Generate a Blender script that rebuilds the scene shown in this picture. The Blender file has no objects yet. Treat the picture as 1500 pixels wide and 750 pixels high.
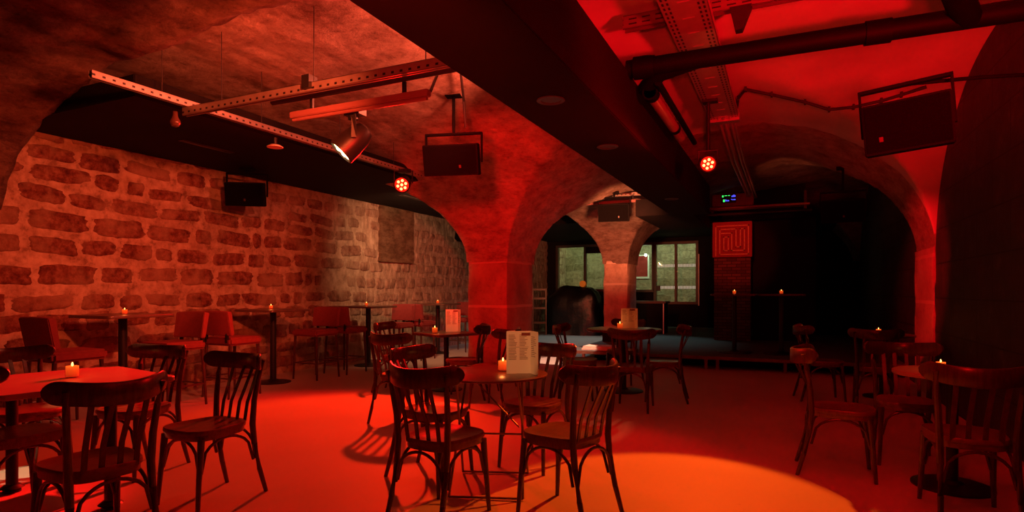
import bpy, bmesh, math, random
from mathutils import Vector, Matrix, noise
C = bpy.context.scene.collection
PI = math.pi
R = math.radians
random.seed(7)

# ------------------------------------------------------------------ mesh builder
class MB:
    def __init__(s): s.v = []; s.f = []; s.m = []
    def add(s, vs, fs, mi=0):
        o = len(s.v); s.v += [tuple(v) for v in vs]
        for f in fs: s.f.append([i + o for i in f]); s.m.append(mi)
    def box(s, x0, x1, y0, y1, z0, z1, mi=0, M=None):
        vs = [Vector(p) for p in ((x0,y0,z0),(x1,y0,z0),(x1,y1,z0),(x0,y1,z0),(x0,y0,z1),(x1,y0,z1),(x1,y1,z1),(x0,y1,z1))]
        if M: vs = [M @ v for v in vs]
        s.add(vs, [(3,2,1,0),(4,5,6,7),(0,1,5,4),(1,2,6,5),(2,3,7,6),(3,0,4,7)], mi)
    def sweep(s, pts, sec, up=Vector((0,0,1)), mi=0, M=None, cap=True):
        """pts: path; sec: list (or per-point list) of (a,b) offsets along side / up axes"""
        pts = [Vector(p) for p in pts]; n = len(pts); per = isinstance(sec[0][0], (tuple, list))
        k = len(sec[0]) if per else len(sec)
        rings = []
        for i, p in enumerate(pts):
            t = (pts[min(i+1,n-1)] - pts[max(i-1,0)]).normalized()
            u = up if abs(t.dot(up)) < .98 else Vector((1,0,0))
            side = t.cross(u).normalized(); u2 = side.cross(t).normalized()
            q = sec[i] if per else sec
            rings += [p + side*a + u2*b for a, b in q]
        if M: rings = [M @ v for v in rings]
        fs = []
        for i in range(n-1):
            for j in range(k):
                a = i*k+j; b = i*k+(j+1) % k
                fs.append((a, b, b+k, a+k))
        if cap: fs.append(tuple(range(k-1,-1,-1))); fs.append(tuple((n-1)*k+j for j in range(k)))
        s.add(rings, fs, mi)
    def tube(s, pts, r, n=8, mi=0, M=None, flat=1.0):
        rs = r if isinstance(r, (list, tuple)) else [r]*len(pts)
        sec = [[(q*math.cos(2*PI*j/n), flat*q*math.sin(2*PI*j/n)) for j in range(n)] for q in rs]
        s.sweep(pts, sec, mi=mi, M=M)
    def lathe(s, prof, n=24, mi=0, M=None):
        vs = [Vector((r*math.cos(2*PI*j/n), r*math.sin(2*PI*j/n), z)) for r, z in prof for j in range(n)]
        if M: vs = [M @ v for v in vs]
        fs = []
        for i in range(len(prof)-1):
            for j in range(n):
                a = i*n+j; b = i*n+(j+1) % n
                fs.append((a, b, b+n, a+n))
        fs.append(tuple(range(n-1,-1,-1))); fs.append(tuple((len(prof)-1)*n+j for j in range(n)))
        s.add(vs, fs, mi)
    def loft(s, loops, mi=0, M=None):
        k = len(loops[0]); vs = [Vector(p) for l in loops for p in l]
        if M: vs = [M @ v for v in vs]
        fs = []
        for i in range(len(loops)-1):
            for j in range(k):
                a = i*k+j; b = i*k+(j+1) % k
                fs.append((a, b, b+k, a+k))
        fs.append(tuple(range(k-1,-1,-1))); fs.append(tuple((len(loops)-1)*k+j for j in range(k)))
        s.add(vs, fs, mi)
    def build(s, name, mats, parent=None, smooth=True, bevel=0, angle=35):
        me = bpy.data.meshes.new(name); me.from_pydata(s.v, [], s.f)
        if not isinstance(mats, (list, tuple)): mats = [mats]
        for m in mats: me.materials.append(m)
        for p, mi in zip(me.polygons, s.m): p.material_index = mi
        bm = bmesh.new(); bm.from_mesh(me)
        bmesh.ops.recalc_face_normals(bm, faces=bm.faces)
        if bevel:
            es = [e for e in bm.edges if e.is_manifold and e.calc_face_angle(0) > R(40)]
            bmesh.ops.bevel(bm, geom=es, offset=bevel, segments=2, affect='EDGES', clamp_overlap=True)
        for e in bm.edges:
            e.smooth = not (e.is_manifold and e.calc_face_angle(0) > R(angle))
        for f in bm.faces: f.smooth = smooth
        bm.to_mesh(me); bm.free()
        o = bpy.data.objects.new(name, me); C.objects.link(o)
        if parent: o.parent = parent
        return o

def tag(o, label=None, cat=None, group=None, kind=None):
    if label: o['label'] = label
    if cat: o['category'] = cat
    if group: o['group'] = group
    if kind: o['kind'] = kind
    return o
def thing(name, label, cat, loc=(0,0,0), rz=0, group=None):
    o = bpy.data.objects.new(name, None); C.objects.link(o); o.empty_display_size = .1
    o.location = loc; o.rotation_euler = (0,0,rz)
    return tag(o, label, cat, group)
def struct(mb, name, mats, parent=None, **k):
    return tag(mb.build(name, mats, parent, **k), kind='structure' if not parent else None)
def copy_tree(o, parent=None):
    c = o.copy(); C.objects.link(c)
    if parent: c.parent = parent
    for ch in list(o.children): copy_tree(ch, c)
    return c
def look(frm, to):
    d = (Vector(to) - Vector(frm)).normalized()
    return d.to_track_quat('-Z', 'Y').to_euler()

# ------------------------------------------------------------------ materials
def newmat(name):
    m = bpy.data.materials.new(name); m.use_nodes = True
    return m, m.node_tree, m.node_tree.nodes['Principled BSDF']
def N(nt, t, **k):
    n = nt.nodes.new(t)
    for a, b in k.items():
        if a in n.inputs.keys(): n.inputs[a].default_value = b
        else: setattr(n, a, b)
    return n
def L(nt, a, b): nt.links.new(a, b)
def coords(nt, scale=(1,1,1)):
    t = N(nt, 'ShaderNodeTexCoord'); mp = N(nt, 'ShaderNodeMapping'); mp.inputs['Scale'].default_value = scale
    L(nt, t.outputs['Object'], mp.inputs['Vector']); return mp.outputs['Vector']
def ramp(nt, fac, stops):
    r = N(nt, 'ShaderNodeValToRGB'); e = r.color_ramp.elements
    while len(e) < len(stops): e.new(.5)
    for q, (p, c) in zip(e, stops): q.position = p; q.color = (*c, 1) if len(c) == 3 else c
    L(nt, fac, r.inputs['Fac']); return r.outputs['Color']
def math_(nt, op, a, b=None, c=None):
    n = N(nt, 'ShaderNodeMath', operation=op)
    for i, v in enumerate((a, b, c)):
        if v is None: continue
        if isinstance(v, (int, float)): n.inputs[i].default_value = v
        else: L(nt, v, n.inputs[i])
    return n.outputs[0]
def mix(nt, fac, a, b, mode='MIX'):
    n = N(nt, 'ShaderNodeMix', data_type='RGBA', blend_type=mode)
    for s, v in ((0, fac), (6, a), (7, b)):
        if isinstance(v, (int, float)): n.inputs[s].default_value = v
        elif isinstance(v, tuple): n.inputs[s].default_value = (*v, 1)
        else: L(nt, v, n.inputs[s])
    return n.outputs[2]
def bump(nt, b, h, strength=.5, dist=.02):
    n = N(nt, 'ShaderNodeBump'); n.inputs['Strength'].default_value = strength; n.inputs['Distance'].default_value = dist
    L(nt, h, n.inputs['Height']); L(nt, n.outputs['Normal'], b.inputs['Normal'])
def noise_(nt, vec, scale, detail=6, rough=.6):
    n = N(nt, 'ShaderNodeTexNoise'); n.inputs['Scale'].default_value = scale; n.inputs['Detail'].default_value = detail
    n.inputs['Roughness'].default_value = rough; L(nt, vec, n.inputs['Vector']); return n.outputs['Fac']
def simple(name, col, rough=.5, metal=0, var=.25, scale=8, bmp=0, emit=None, es=1, coat=0, spec=None):
    m, nt, b = newmat(name); v = coords(nt)
    f = noise_(nt, v, scale)
    lo = tuple(c*(1-var) for c in col); hi = tuple(min(1, c*(1+var)) for c in col)
    L(nt, ramp(nt, f, [(.3, lo), (.7, hi)]), b.inputs['Base Color'])
    b.inputs['Roughness'].default_value = rough; b.inputs['Metallic'].default_value = metal
    b.inputs['Coat Weight'].default_value = coat
    if spec is not None: b.inputs['Specular IOR Level'].default_value = spec
    if bmp: bump(nt, b, f, bmp, .01)
    if emit: b.inputs['Emission Color'].default_value = (*emit, 1); b.inputs['Emission Strength'].default_value = es
    return m
def wood(name, c1, c2, rough=.35, coat=.3, axis=(1,1,1)):
    m, nt, b = newmat(name); v = coords(nt, axis)
    f = noise_(nt, v, 12, 8, .65)
    L(nt, ramp(nt, f, [(.32, c1), (.68, c2)]), b.inputs['Base Color'])
    b.inputs['Roughness'].default_value = rough; b.inputs['Coat Weight'].default_value = coat; b.inputs['Coat Roughness'].default_value = .25
    bump(nt, b, f, .08, .005)
    return m
M_wood = wood('dark_varnished_wood', (.035,.010,.006), (.10,.032,.018), .32, .5, (6,6,1))
M_seat = wood('seat_ply', (.12,.05,.026), (.24,.11,.06), .36, .35, (2,10,2))
M_tabledark = wood('table_brown', (.10,.045,.025), (.2,.09,.05), .3, .3, (2,9,2))
M_tablelight = simple('laminate_top', (.42,.33,.28), .42, var=.06, scale=5)
M_tablehigh = simple('high_table_top', (.12,.07,.055), .3, var=.2)
M_blackmetal = simple('black_metal', (.02,.019,.019), .4, .3, var=.2)
M_steel = simple('galvanised_steel', (.55,.53,.5), .38, .8, var=.15, scale=20)
M_yoke = simple('matt_black_steel', (.004,.003,.003), .75, var=.1, spec=.1)
M_ring = simple('dark_trim_ring', (.08,.06,.055), .4, .3)
M_rod = simple('thin_steel_rod', (.30,.26,.25), .4, .6)
M_hang = simple('dark_hanger_rod', (.03,.02,.02), .6)
M_velvet = simple('red_velvet', (.22,.035,.035), .85, var=.12, scale=25, bmp=.1)
M_speaker = simple('speaker_black', (.005,.004,.004), .75, var=.2, scale=60, bmp=.1, spec=.08)
M_grille = simple('speaker_grille', (.003,.0025,.0025), .9, var=.5, scale=140, bmp=.2, spec=.05)
M_badge = simple('badge_pale', (.05,.025,.02), .5, var=.05)
M_black = simple('matt_black_paint', (.009,.006,.006), .85, var=.3, scale=4, bmp=.1, spec=.2)
M_beam = simple('beam_black_paint', (.010,.006,.006), .85, var=.15, scale=3, spec=.2)
M_pipe = simple('painted_pipe', (.004,.003,.003), .6, var=.2, scale=5, spec=.1)
M_pipered = simple('pale_pipe', (.45,.4,.36), .35, .2, var=.1)
M_cable = simple('cable_sleeve', (.03,.02,.02), .6)
M_battenmat = simple('batten_enamel', (.30,.13,.12), .35, var=.05)
M_curtain = simple('black_drape', (.008,.006,.006), .9, var=.4, scale=3)
M_deck = simple('stage_carpet', (.10,.115,.115), .85, var=.18, scale=30, bmp=.2)
M_rim = simple('stage_rim_wood', (.22,.11,.07), .5, var=.25, scale=6)
M_paper = simple('menu_paper', (.85,.78,.66), .6, var=.03)
M_ink = simple('menu_ink', (.16,.07,.05), .7)
M_sheet = simple('black_plastic_sheet', (.005,.006,.007), .35, var=.4, scale=14, bmp=1.0)
M_yellow = simple('yellow_tape', (.75,.55,.08), .5, var=.08)
M_frame = simple('dark_window_frame', (.05,.035,.028), .45, var=.2)
M_stoneback = None
M_redpaint = simple('red_sign_panel', (.34,.02,.018), .6, var=.15)
M_gold = simple('ochre_sign_line', (.75,.50,.26), .5, var=.25, scale=20)
M_white = simple('white_paint', (.8,.8,.78), .5, var=.04)
M_lens_warm = simple('warm_led', (1,.8,.5), .3, var=0, emit=(1,.62,.28), es=14)
M_lens_red = simple('red_led', (1,.3,.1), .3, var=0, emit=(1,.17,.05), es=9)
M_lensbed = simple('red_lens_bed', (.5,.02,.01), .3, var=.1, emit=(1,.012,.004), es=1.1)
M_lensbedw = simple('warm_lens_bed', (.7,.4,.2), .3, var=.1, emit=(1,.35,.12), es=1.5)
M_flame = simple('candle_flame', (1,.7,.3), .5, var=0, emit=(1,.50,.12), es=6)
M_ledg = simple('green_digits', (.1,.8,.2), .5, var=0, emit=(.05,1,.15), es=1.3)
M_ledb = simple('blue_digits', (.1,.1,.9), .5, var=0, emit=(.08,.09,1), es=1.3)
M_frost = simple('painted_backlight_frosting', (.8,.85,.78), .6, var=.03, emit=(.75,.85,.7), es=.32)  # backlight on the frosting is put in as emission
M_lampdisc = simple('pale_lamp_disc', (.75,.62,.5), .4, var=.05)

def mat_wax():
    m, nt, b = newmat('glowing_wax'); t = N(nt, 'ShaderNodeTexCoord'); s = N(nt, 'ShaderNodeSeparateXYZ')
    L(nt, t.outputs['Object'], s.inputs[0])
    c = ramp(nt, math_(nt, 'MULTIPLY', s.outputs['Z'], 11), [(0, (.45,.012,.003)), (.55, (.85,.085,.008)), (1, (1,.26,.03))])
    L(nt, c, b.inputs['Base Color']); L(nt, c, b.inputs['Emission Color']); b.inputs['Emission Strength'].default_value = .85
    return m
M_wax = mat_wax()
def mat_glass(name, tint, rough=.05, a=.85):
    m = bpy.data.materials.new(name); m.use_nodes = True; nt = m.node_tree; nt.nodes.clear()
    o = N(nt, 'ShaderNodeOutputMaterial'); tr = N(nt, 'ShaderNodeBsdfTransparent'); tr.inputs[0].default_value = (*tint, 1)
    g = N(nt, 'ShaderNodeBsdfGlossy'); g.inputs['Roughness'].default_value = rough
    v = coords(nt); f = noise_(nt, v, 3)
    mx = N(nt, 'ShaderNodeMixShader'); L(nt, math_(nt, 'MULTIPLY_ADD', f, .04, 1-a-.08), mx.inputs[0])
    L(nt, tr.outputs[0], mx.inputs[1]); L(nt, g.outputs[0], mx.inputs[2]); L(nt, mx.outputs[0], o.inputs[0])
    return m
M_glass = mat_glass('votive_glass', (.98,.93,.9))
M_pane = mat_glass('window_glass', (.85,.9,.85), .03, .9)

def mat_floor():
    m, nt, b = newmat('painted_floor'); v = coords(nt)
    f1 = noise_(nt, v, .7, 3, .5); f2 = noise_(nt, v, 14, 8, .7)
    c = ramp(nt, f1, [(.3, (.50,.44,.40)), (.7, (.60,.53,.48))])
    sp = ramp(nt, f2, [(.27, (.6,.6,.6)), (.36, (1,1,1))])
    L(nt, mix(nt, .5, c, sp, 'MULTIPLY'), b.inputs['Base Color'])
    b.inputs['Roughness'].default_value = .55; b.inputs['Specular IOR Level'].default_value = .3
    bump(nt, b, f2, .05, .004)
    return m
M_floor = mat_floor()

def rough_col(nt, v, dark=(.20,.11,.08), mid=(.46,.33,.26), light=(.70,.55,.45)):
    mp = N(nt, 'ShaderNodeMapping'); mp.inputs['Scale'].default_value = (1,1,2.4); L(nt, v, mp.inputs['Vector'])
    f1 = noise_(nt, mp.outputs['Vector'], 2.4, 12, .74); f2 = noise_(nt, mp.outputs['Vector'], 11, 10, .78)
    c1 = ramp(nt, f1, [(.30, dark), (.45, mid), (.62, light)])
    c2 = ramp(nt, f2, [(.32, (.34,.26,.22)), (.42, (.8,.76,.74)), (.55, (1,1,1))])
    h = math_(nt, 'ADD', f1, f2)
    return mix(nt, .85, c1, c2, 'MULTIPLY'), h
def mat_rough(name, **k):
    m, nt, b = newmat(name); v = coords(nt); c, h = rough_col(nt, v, **k)
    L(nt, c, b.inputs['Base Color']); b.inputs['Roughness'].default_value = .92; b.inputs['Specular IOR Level'].default_value = .15
    bump(nt, b, h, .8, .06); return m
M_rough = mat_rough('rough_vault_stone')
M_roughdark = mat_rough('painted_shade_vault_stone', dark=(.05,.028,.022), mid=(.16,.09,.065), light=(.30,.19,.14))  # darker copy of the vault stone, the arch's shade put into its colour
def mat_ceiling():
    m, nt, b = newmat('vault_ceiling'); v = coords(nt); c, h = rough_col(nt, v)
    s = N(nt, 'ShaderNodeSeparateXYZ'); L(nt, v, s.inputs[0])
    n = noise_(nt, v, 2.5, 6)
    x = math_(nt, 'ADD', s.outputs['X'], math_(nt, 'MULTIPLY', n, .5))
    fx = math_(nt, 'GREATER_THAN', x, -1.3); fy = math_(nt, 'LESS_THAN', math_(nt, 'ADD', s.outputs['Y'], math_(nt, 'MULTIPLY', n, .1)), 8.88)
    fac = math_(nt, 'MULTIPLY', fx, fy)
    f3 = noise_(nt, v, 1.2, 4)
    pl = ramp(nt, f3, [(.35, (.60,.54,.50)), (.65, (.74,.68,.62))])
    # base colour falls to a darker tone across the back bay
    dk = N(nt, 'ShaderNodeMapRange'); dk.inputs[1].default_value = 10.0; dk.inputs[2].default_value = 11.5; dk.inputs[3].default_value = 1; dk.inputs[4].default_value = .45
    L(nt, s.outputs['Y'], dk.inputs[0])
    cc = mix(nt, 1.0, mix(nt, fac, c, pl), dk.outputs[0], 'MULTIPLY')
    L(nt, cc, b.inputs['Base Color']); b.inputs['Roughness'].default_value = .9; b.inputs['Specular IOR Level'].default_value = .15
    hh = mix(nt, fac, h, math_(nt, 'MULTIPLY', f3, .15)); bump(nt, b, hh, .8, .06)
    return m
M_ceiling = mat_ceiling()
def mat_pillar(name, dark, light, z1, z2, w=.022):
    m, nt, b = newmat(name); v = coords(nt)
    s = N(nt, 'ShaderNodeSeparateXYZ'); L(nt, v, s.inputs[0])
    f1 = noise_(nt, v, 2.2, 8, .6); f2 = noise_(nt, v, 18, 7, .7)
    z = math_(nt, 'ADD', s.outputs['Z'], math_(nt, 'MULTIPLY', f1, .04))
    j = None
    for q in (z1, z2):
        d = math_(nt, 'LESS_THAN', math_(nt, 'ABSOLUTE', math_(nt, 'SUBTRACT', z, q+.02)), w)
        j = d if j is None else math_(nt, 'MAXIMUM', j, d)
    c = ramp(nt, f1, [(.3, dark), (.65, light)])
    c = mix(nt, .5, c, ramp(nt, f2, [(.3, (.45,.42,.4)), (.5, (1,1,1))]), 'MULTIPLY')
    c = mix(nt, math_(nt, 'MULTIPLY', j, .7), c, (.7,.58,.48))
    L(nt, c, b.inputs['Base Color']); b.inputs['Roughness'].default_value = .85
    bump(nt, b, math_(nt, 'ADD', f2, math_(nt, 'MULTIPLY', f1, 2)), .45, .02)
    return m
M_pillar = mat_pillar('dressed_pillar_stone', (.27,.18,.13), (.48,.36,.28), 1.09, 1.84)
M_pier = mat_pillar('pier_stone', (.40,.30,.25), (.6,.5,.42), 1.2, 1.80)
M_pillar2 = mat_pillar('dressed_pillar_stone_far', (.34,.23,.17), (.60,.45,.35), 1.50, 1.97)
def mat_masonry(name, bw=.6, rh=.27, mortar=.062, stone=((.13,.03,.02), (.27,.075,.045)), mort=((.40,.30,.22), (.60,.47,.36)), axis='YZ', grey_from=None):
    m, nt, b = newmat(name); v = coords(nt)
    s = N(nt, 'ShaderNodeSeparateXYZ'); L(nt, v, s.inputs[0])
    cb = N(nt, 'ShaderNodeCombineXYZ'); L(nt, s.outputs[axis[0]], cb.inputs[0]); L(nt, s.outputs[axis[1]], cb.inputs[1])
    nz = N(nt, 'ShaderNodeTexNoise'); nz.inputs['Scale'].default_value = .9; nz.inputs['Detail'].default_value = 2; L(nt, v, nz.inputs['Vector'])
    nz2 = N(nt, 'ShaderNodeTexNoise'); nz2.inputs['Scale'].default_value = 5; nz2.inputs['Detail'].default_value = 5; L(nt, v, nz2.inputs['Vector'])
    def disp(vec, n, amt):
        sb = N(nt, 'ShaderNodeVectorMath', operation='SUBTRACT'); L(nt, n.outputs['Color'], sb.inputs[0]); sb.inputs[1].default_value = (.5,.5,.5)
        sc = N(nt, 'ShaderNodeVectorMath', operation='SCALE'); L(nt, sb.outputs[0], sc.inputs[0]); sc.inputs['Scale'].default_value = amt
        ad = N(nt, 'ShaderNodeVectorMath', operation='ADD'); L(nt, vec, ad.inputs[0]); L(nt, sc.outputs[0], ad.inputs[1]); return ad.outputs[0]
    p = disp(disp(cb.outputs[0], nz, .34), nz2, .13)
    br = N(nt, 'ShaderNodeTexBrick'); L(nt, p, br.inputs['Vector'])
    br.inputs['Scale'].default_value = 1; br.inputs['Mortar Size'].default_value = mortar; br.inputs['Mortar Smooth'].default_value = .8
    br.inputs['Brick Width'].default_value = bw; br.inputs['Row Height'].default_value = rh; br.offset = .45
    br.inputs['Color1'].default_value = (0,0,0,1); br.inputs['Color2'].default_value = (1,1,1,1); br.inputs['Mortar'].default_value = (.5,.5,.5,1)
    f = noise_(nt, v, 9, 9, .72); f0 = noise_(nt, v, 1.1, 4, .55)
    sc = mix(nt, br.outputs['Color'], stone[0], stone[1])
    sc = mix(nt, .8, sc, ramp(nt, f, [(.3, (.35,.3,.28)), (.55, (1.0,1.0,1.0)), (.7, (1.35,1.3,1.25))]), 'MULTIPLY')
    mc = mix(nt, f0, mort[0], mort[1]); mc = mix(nt, .5, mc, ramp(nt, f, [(.3, (.6,.55,.52)), (.5, (1,1,1))]), 'MULTIPLY')
    # smeared mortar that half covers some of the stones
    cov = ramp(nt, f0, [(.42, (0,0,0)), (.7, (.75,.75,.75))])
    bf = ramp(nt, math_(nt, 'ADD', br.outputs['Fac'], math_(nt, 'MULTIPLY', math_(nt, 'SUBTRACT', f, .5), .7)), [(.12, (0,0,0)), (.5, (1,1,1))])
    fac = math_(nt, 'MAXIMUM', bf, math_(nt, 'MULTIPLY', cov, ramp(nt, noise_(nt, v, 5, 6), [(.4,(0,0,0)),(.65,(1,1,1))])))
    c = mix(nt, fac, sc, mc)
    if grey_from is not None:
        g = N(nt, 'ShaderNodeMapRange'); L(nt, math_(nt, 'ADD', s.outputs['Y'], math_(nt, 'MULTIPLY', f0, 2.0)), g.inputs[0])
        g.inputs[1].default_value = grey_from; g.inputs[2].default_value = grey_from+2.2; g.inputs[3].default_value = 0; g.inputs[4].default_value = .6
        streak = N(nt, 'ShaderNodeMapping'); streak.inputs['Scale'].default_value = (1,5,1.6); L(nt, v, streak.inputs['Vector'])
        gf = noise_(nt, streak.outputs['Vector'], 2.6, 9, .72)
        c = mix(nt, g.outputs[0], c, ramp(nt, gf, [(.34, (.12,.085,.06)), (.5, (.38,.30,.22)), (.64, (.64,.54,.43))]))
    L(nt, c, b.inputs['Base Color']); b.inputs['Roughness'].default_value = .92; b.inputs['Specular IOR Level'].default_value = .12
    h = math_(nt, 'ADD', math_(nt, 'MULTIPLY', fac, 1.0), math_(nt, 'MULTIPLY', f, 1.2))
    bump(nt, b, h, .9, .045)
    return m
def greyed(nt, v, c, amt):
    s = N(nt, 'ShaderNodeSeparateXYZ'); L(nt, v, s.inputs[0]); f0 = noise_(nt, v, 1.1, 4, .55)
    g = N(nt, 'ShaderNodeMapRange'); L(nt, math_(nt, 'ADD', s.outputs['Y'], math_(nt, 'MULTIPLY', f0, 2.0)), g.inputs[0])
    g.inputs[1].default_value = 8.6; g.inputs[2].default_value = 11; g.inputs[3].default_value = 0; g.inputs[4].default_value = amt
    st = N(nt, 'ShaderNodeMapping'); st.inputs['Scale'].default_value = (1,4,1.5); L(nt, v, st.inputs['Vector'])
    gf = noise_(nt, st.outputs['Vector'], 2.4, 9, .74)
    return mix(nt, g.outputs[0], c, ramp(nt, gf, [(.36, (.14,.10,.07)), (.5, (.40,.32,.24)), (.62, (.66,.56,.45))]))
def mat_mortar():
    m, nt, b = newmat('smeared_mortar'); v = coords(nt)
    f0 = noise_(nt, v, 1.0, 4, .55); f = noise_(nt, v, 8, 9, .7)
    c = mix(nt, f0, (.40,.28,.20), (.64,.50,.39)); c = mix(nt, .85, c, ramp(nt, f, [(.36, (.42,.30,.26)), (.46, (.85,.78,.74)), (.6, (1.08,1.06,1.04))]), 'MULTIPLY'); c = mix(nt, .5, c, ramp(nt, noise_(nt, v, 3.1, 7, .7), [(.38, (.4,.22,.18)), (.55, (1,1,1))]), 'MULTIPLY')
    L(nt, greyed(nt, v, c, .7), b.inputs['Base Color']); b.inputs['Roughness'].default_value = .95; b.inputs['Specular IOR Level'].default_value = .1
    bump(nt, b, math_(nt, 'ADD', f, f0), .7, .03); return m
def mat_stone():
    m, nt, b = newmat('weathered_stone'); v = coords(nt)
    f = noise_(nt, v, 11, 10, .75); f0 = noise_(nt, v, 2.2, 5, .6)
    c = ramp(nt, f, [(.34, (.08,.022,.016)), (.5, (.22,.075,.05)), (.66, (.40,.20,.14))])
    c = mix(nt, ramp(nt, f0, [(.44, (0,0,0)), (.62, (.78,.78,.78))]), c, (.42,.27,.19))
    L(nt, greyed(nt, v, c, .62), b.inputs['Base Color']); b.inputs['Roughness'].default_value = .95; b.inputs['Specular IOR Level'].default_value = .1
    bump(nt, b, f, 1.0, .035); return m
M_mortar = mat_mortar(); M_stone = mat_stone()
M_patch = mat_rough('patched_render', dark=(.08,.04,.025), mid=(.17,.10,.06), light=(.3,.2,.13))
M_masonryback = mat_masonry('corridor_masonry', axis='XZ', stone=((.26,.23,.15), (.46,.41,.29)), mort=((.30,.27,.19), (.44,.40,.30)), bw=.6, rh=.3, mortar=.02)
def mat_blackwall():
    m, nt, b = newmat('black_panelled_wall'); v = coords(nt)
    s = N(nt, 'ShaderNodeSeparateXYZ'); L(nt, v, s.inputs[0])
    cb = N(nt, 'ShaderNodeCombineXYZ'); L(nt, s.outputs['Y'], cb.inputs[0]); L(nt, s.outputs['Z'], cb.inputs[1])
    br = N(nt, 'ShaderNodeTexBrick'); L(nt, cb.outputs[0], br.inputs['Vector']); br.inputs['Scale'].default_value = 1
    br.inputs['Mortar Size'].default_value = .008; br.inputs['Brick Width'].default_value = .95; br.inputs['Row Height'].default_value = .42
    f = noise_(nt, v, 3.5, 9, .7); g = noise_(nt, v, 1.3, 3)
    c = ramp(nt, f, [(.35, (.022,.017,.019)), (.58, (.045,.038,.040)), (.72, (.11,.085,.09))])
    c = mix(nt, br.outputs['Fac'], c, (.006,.005,.005))
    L(nt, c, b.inputs['Base Color']); b.inputs['Roughness'].default_value = .6
    bump(nt, b, math_(nt, 'SUBTRACT', math_(nt, 'MULTIPLY', f, .7), math_(nt, 'MULTIPLY', br.outputs['Fac'], 1.2)), .6, .02)
    return m
M_blackwall = mat_blackwall()
def mat_brickcol():
    m, nt, b = newmat('small_dark_brick'); v = coords(nt)
    s = N(nt, 'ShaderNodeSeparateXYZ'); L(nt, v, s.inputs[0])
    cb = N(nt, 'ShaderNodeCombineXYZ'); L(nt, math_(nt, 'ADD', s.outputs['X'], s.outputs['Y']), cb.inputs[0]); L(nt, s.outputs['Z'], cb.inputs[1])
    br = N(nt, 'ShaderNodeTexBrick'); L(nt, cb.outputs[0], br.inputs['Vector']); br.inputs['Scale'].default_value = 1
    br.inputs['Mortar Size'].default_value = .008; br.inputs['Brick Width'].default_value = .2; br.inputs['Row Height'].default_value = .07
    br.inputs['Color1'].default_value = (.10,.05,.035,1); br.inputs['Color2'].default_value = (.2,.1,.07,1); br.inputs['Mortar'].default_value = (.05,.03,.025,1)
    L(nt, br.outputs['Color'], b.inputs['Base Color']); b.inputs['Roughness'].default_value = .85
    bump(nt, b, br.outputs['Fac'], -.5, .01); return m
M_brick = mat_brickcol()
def mat_slots(name, axis, period, duty, acr, bands, base=(.42,.38,.35), metal=.6, rough=.4):
    """perforated steel: slots repeat along `axis`, at the given offsets on axis `acr` (object coordinates)"""
    m, nt, b = newmat(name); v = coords(nt); s = N(nt, 'ShaderNodeSeparateXYZ'); L(nt, v, s.inputs[0])
    al = math_(nt, 'LESS_THAN', math_(nt, 'FRACT', math_(nt, 'DIVIDE', math_(nt, 'ADD', s.outputs[axis], 50), period)), duty)
    hit = None
    for q, w in bands:
        d = math_(nt, 'LESS_THAN', math_(nt, 'ABSOLUTE', math_(nt, 'SUBTRACT', s.outputs[acr], q)), w)
        hit = d if hit is None else math_(nt, 'MAXIMUM', hit, d)
    k = math_(nt, 'MULTIPLY', al, hit)
    f = noise_(nt, v, 10)
    c = mix(nt, k, ramp(nt, f, [(.3, tuple(x*.8 for x in base)), (.7, base)]), (.012,.008,.008))
    L(nt, c, b.inputs['Base Color']); b.inputs['Roughness'].default_value = rough
    L(nt, math_(nt, 'MULTIPLY', math_(nt, 'SUBTRACT', 1, k), metal), b.inputs['Metallic'])
    bump(nt, b, k, -.6, .004)
    return m

# ------------------------------------------------------------------ the room shell
ST = .225
XL, XR, YF, YB = -7.5, 1.7, -4.0, 19.0
P1 = (-4.95, -4.18, 8.8, 9.95); P2 = (-3.68, -3.11, 12.7, 13.6)
SUP = [(P1, 2.5, 1.60, 1.84), (P2, 2.3, 1.5, 1.95), ((1.7, 2.4, 8.85, 10.0), 2.5, 1.9, 1.82), ((1.7, 2.4, 17.2, 18.4), 2.5, 1.9, 1.9),
       ((1.7, 2.4, .3, 1.5), 2.5, 1.9, 1.82)]
def ceil_h(x, y):
    z = 3.80
    for (x0, x1, y0, y1), rr, rise, sp in SUP:
        dx = max(x0-x, 0, x-x1); dy = max(y0-y, 0, y-y1)
        D = max(dx, dy)
        t = min(D/rr, 1)
        q = sp + rise*math.sqrt(max(0, 1-(1-t)**2))
        if rise < 1.8: q += .3*min(1, max(0, (D-1.2)/3))
        z = min(z, q)
    return z
def edges_to_axis(lo, hi, step, crit):
    vals = set()
    n = int((hi-lo)/step)
    for i in range(n+1): vals.add(round(lo+(hi-lo)*i/n, 3))
    for c in crit:
        for o in (0, .008, .02, .04, .07, .11, .16, .22, .29, .37, .46, .56, .67):
            for sg in (-1, 1):
                q = round(c+sg*o, 3)
                if lo <= q <= hi: vals.add(q)
    vs = sorted(vals); out = [vs[0]]
    for q in vs[1:]:
        if q-out[-1] > .006: out.append(q)
    out[-1] = hi
    return out
def height_mesh(xs, ys, fz):
    mb = MB(); k = len(ys)
    vs = [(x, y, fz(x, y)) for x in xs for y in ys]
    fs = [(i*k+j, i*k+j+1, (i+1)*k+j+1, (i+1)*k+j) for i in range(len(xs)-1) for j in range(k-1)]
    mb.add(vs, fs); return mb
def nz(x, y, z, s): return noise.noise(Vector((x*s, y*s, z*s)))
def cz(x, y):
    z = ceil_h(x, y)
    rough = .35 if (x > -1.5 and y < 8.8) else 1.0
    edge = min(1, max(0, (z-1.9)/.4))
    return z + edge*rough*(.03*nz(x, y, z, 1.7)+.014*nz(x, y, z, 5.1)+.008*nz(x, y, z, 11))
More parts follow.
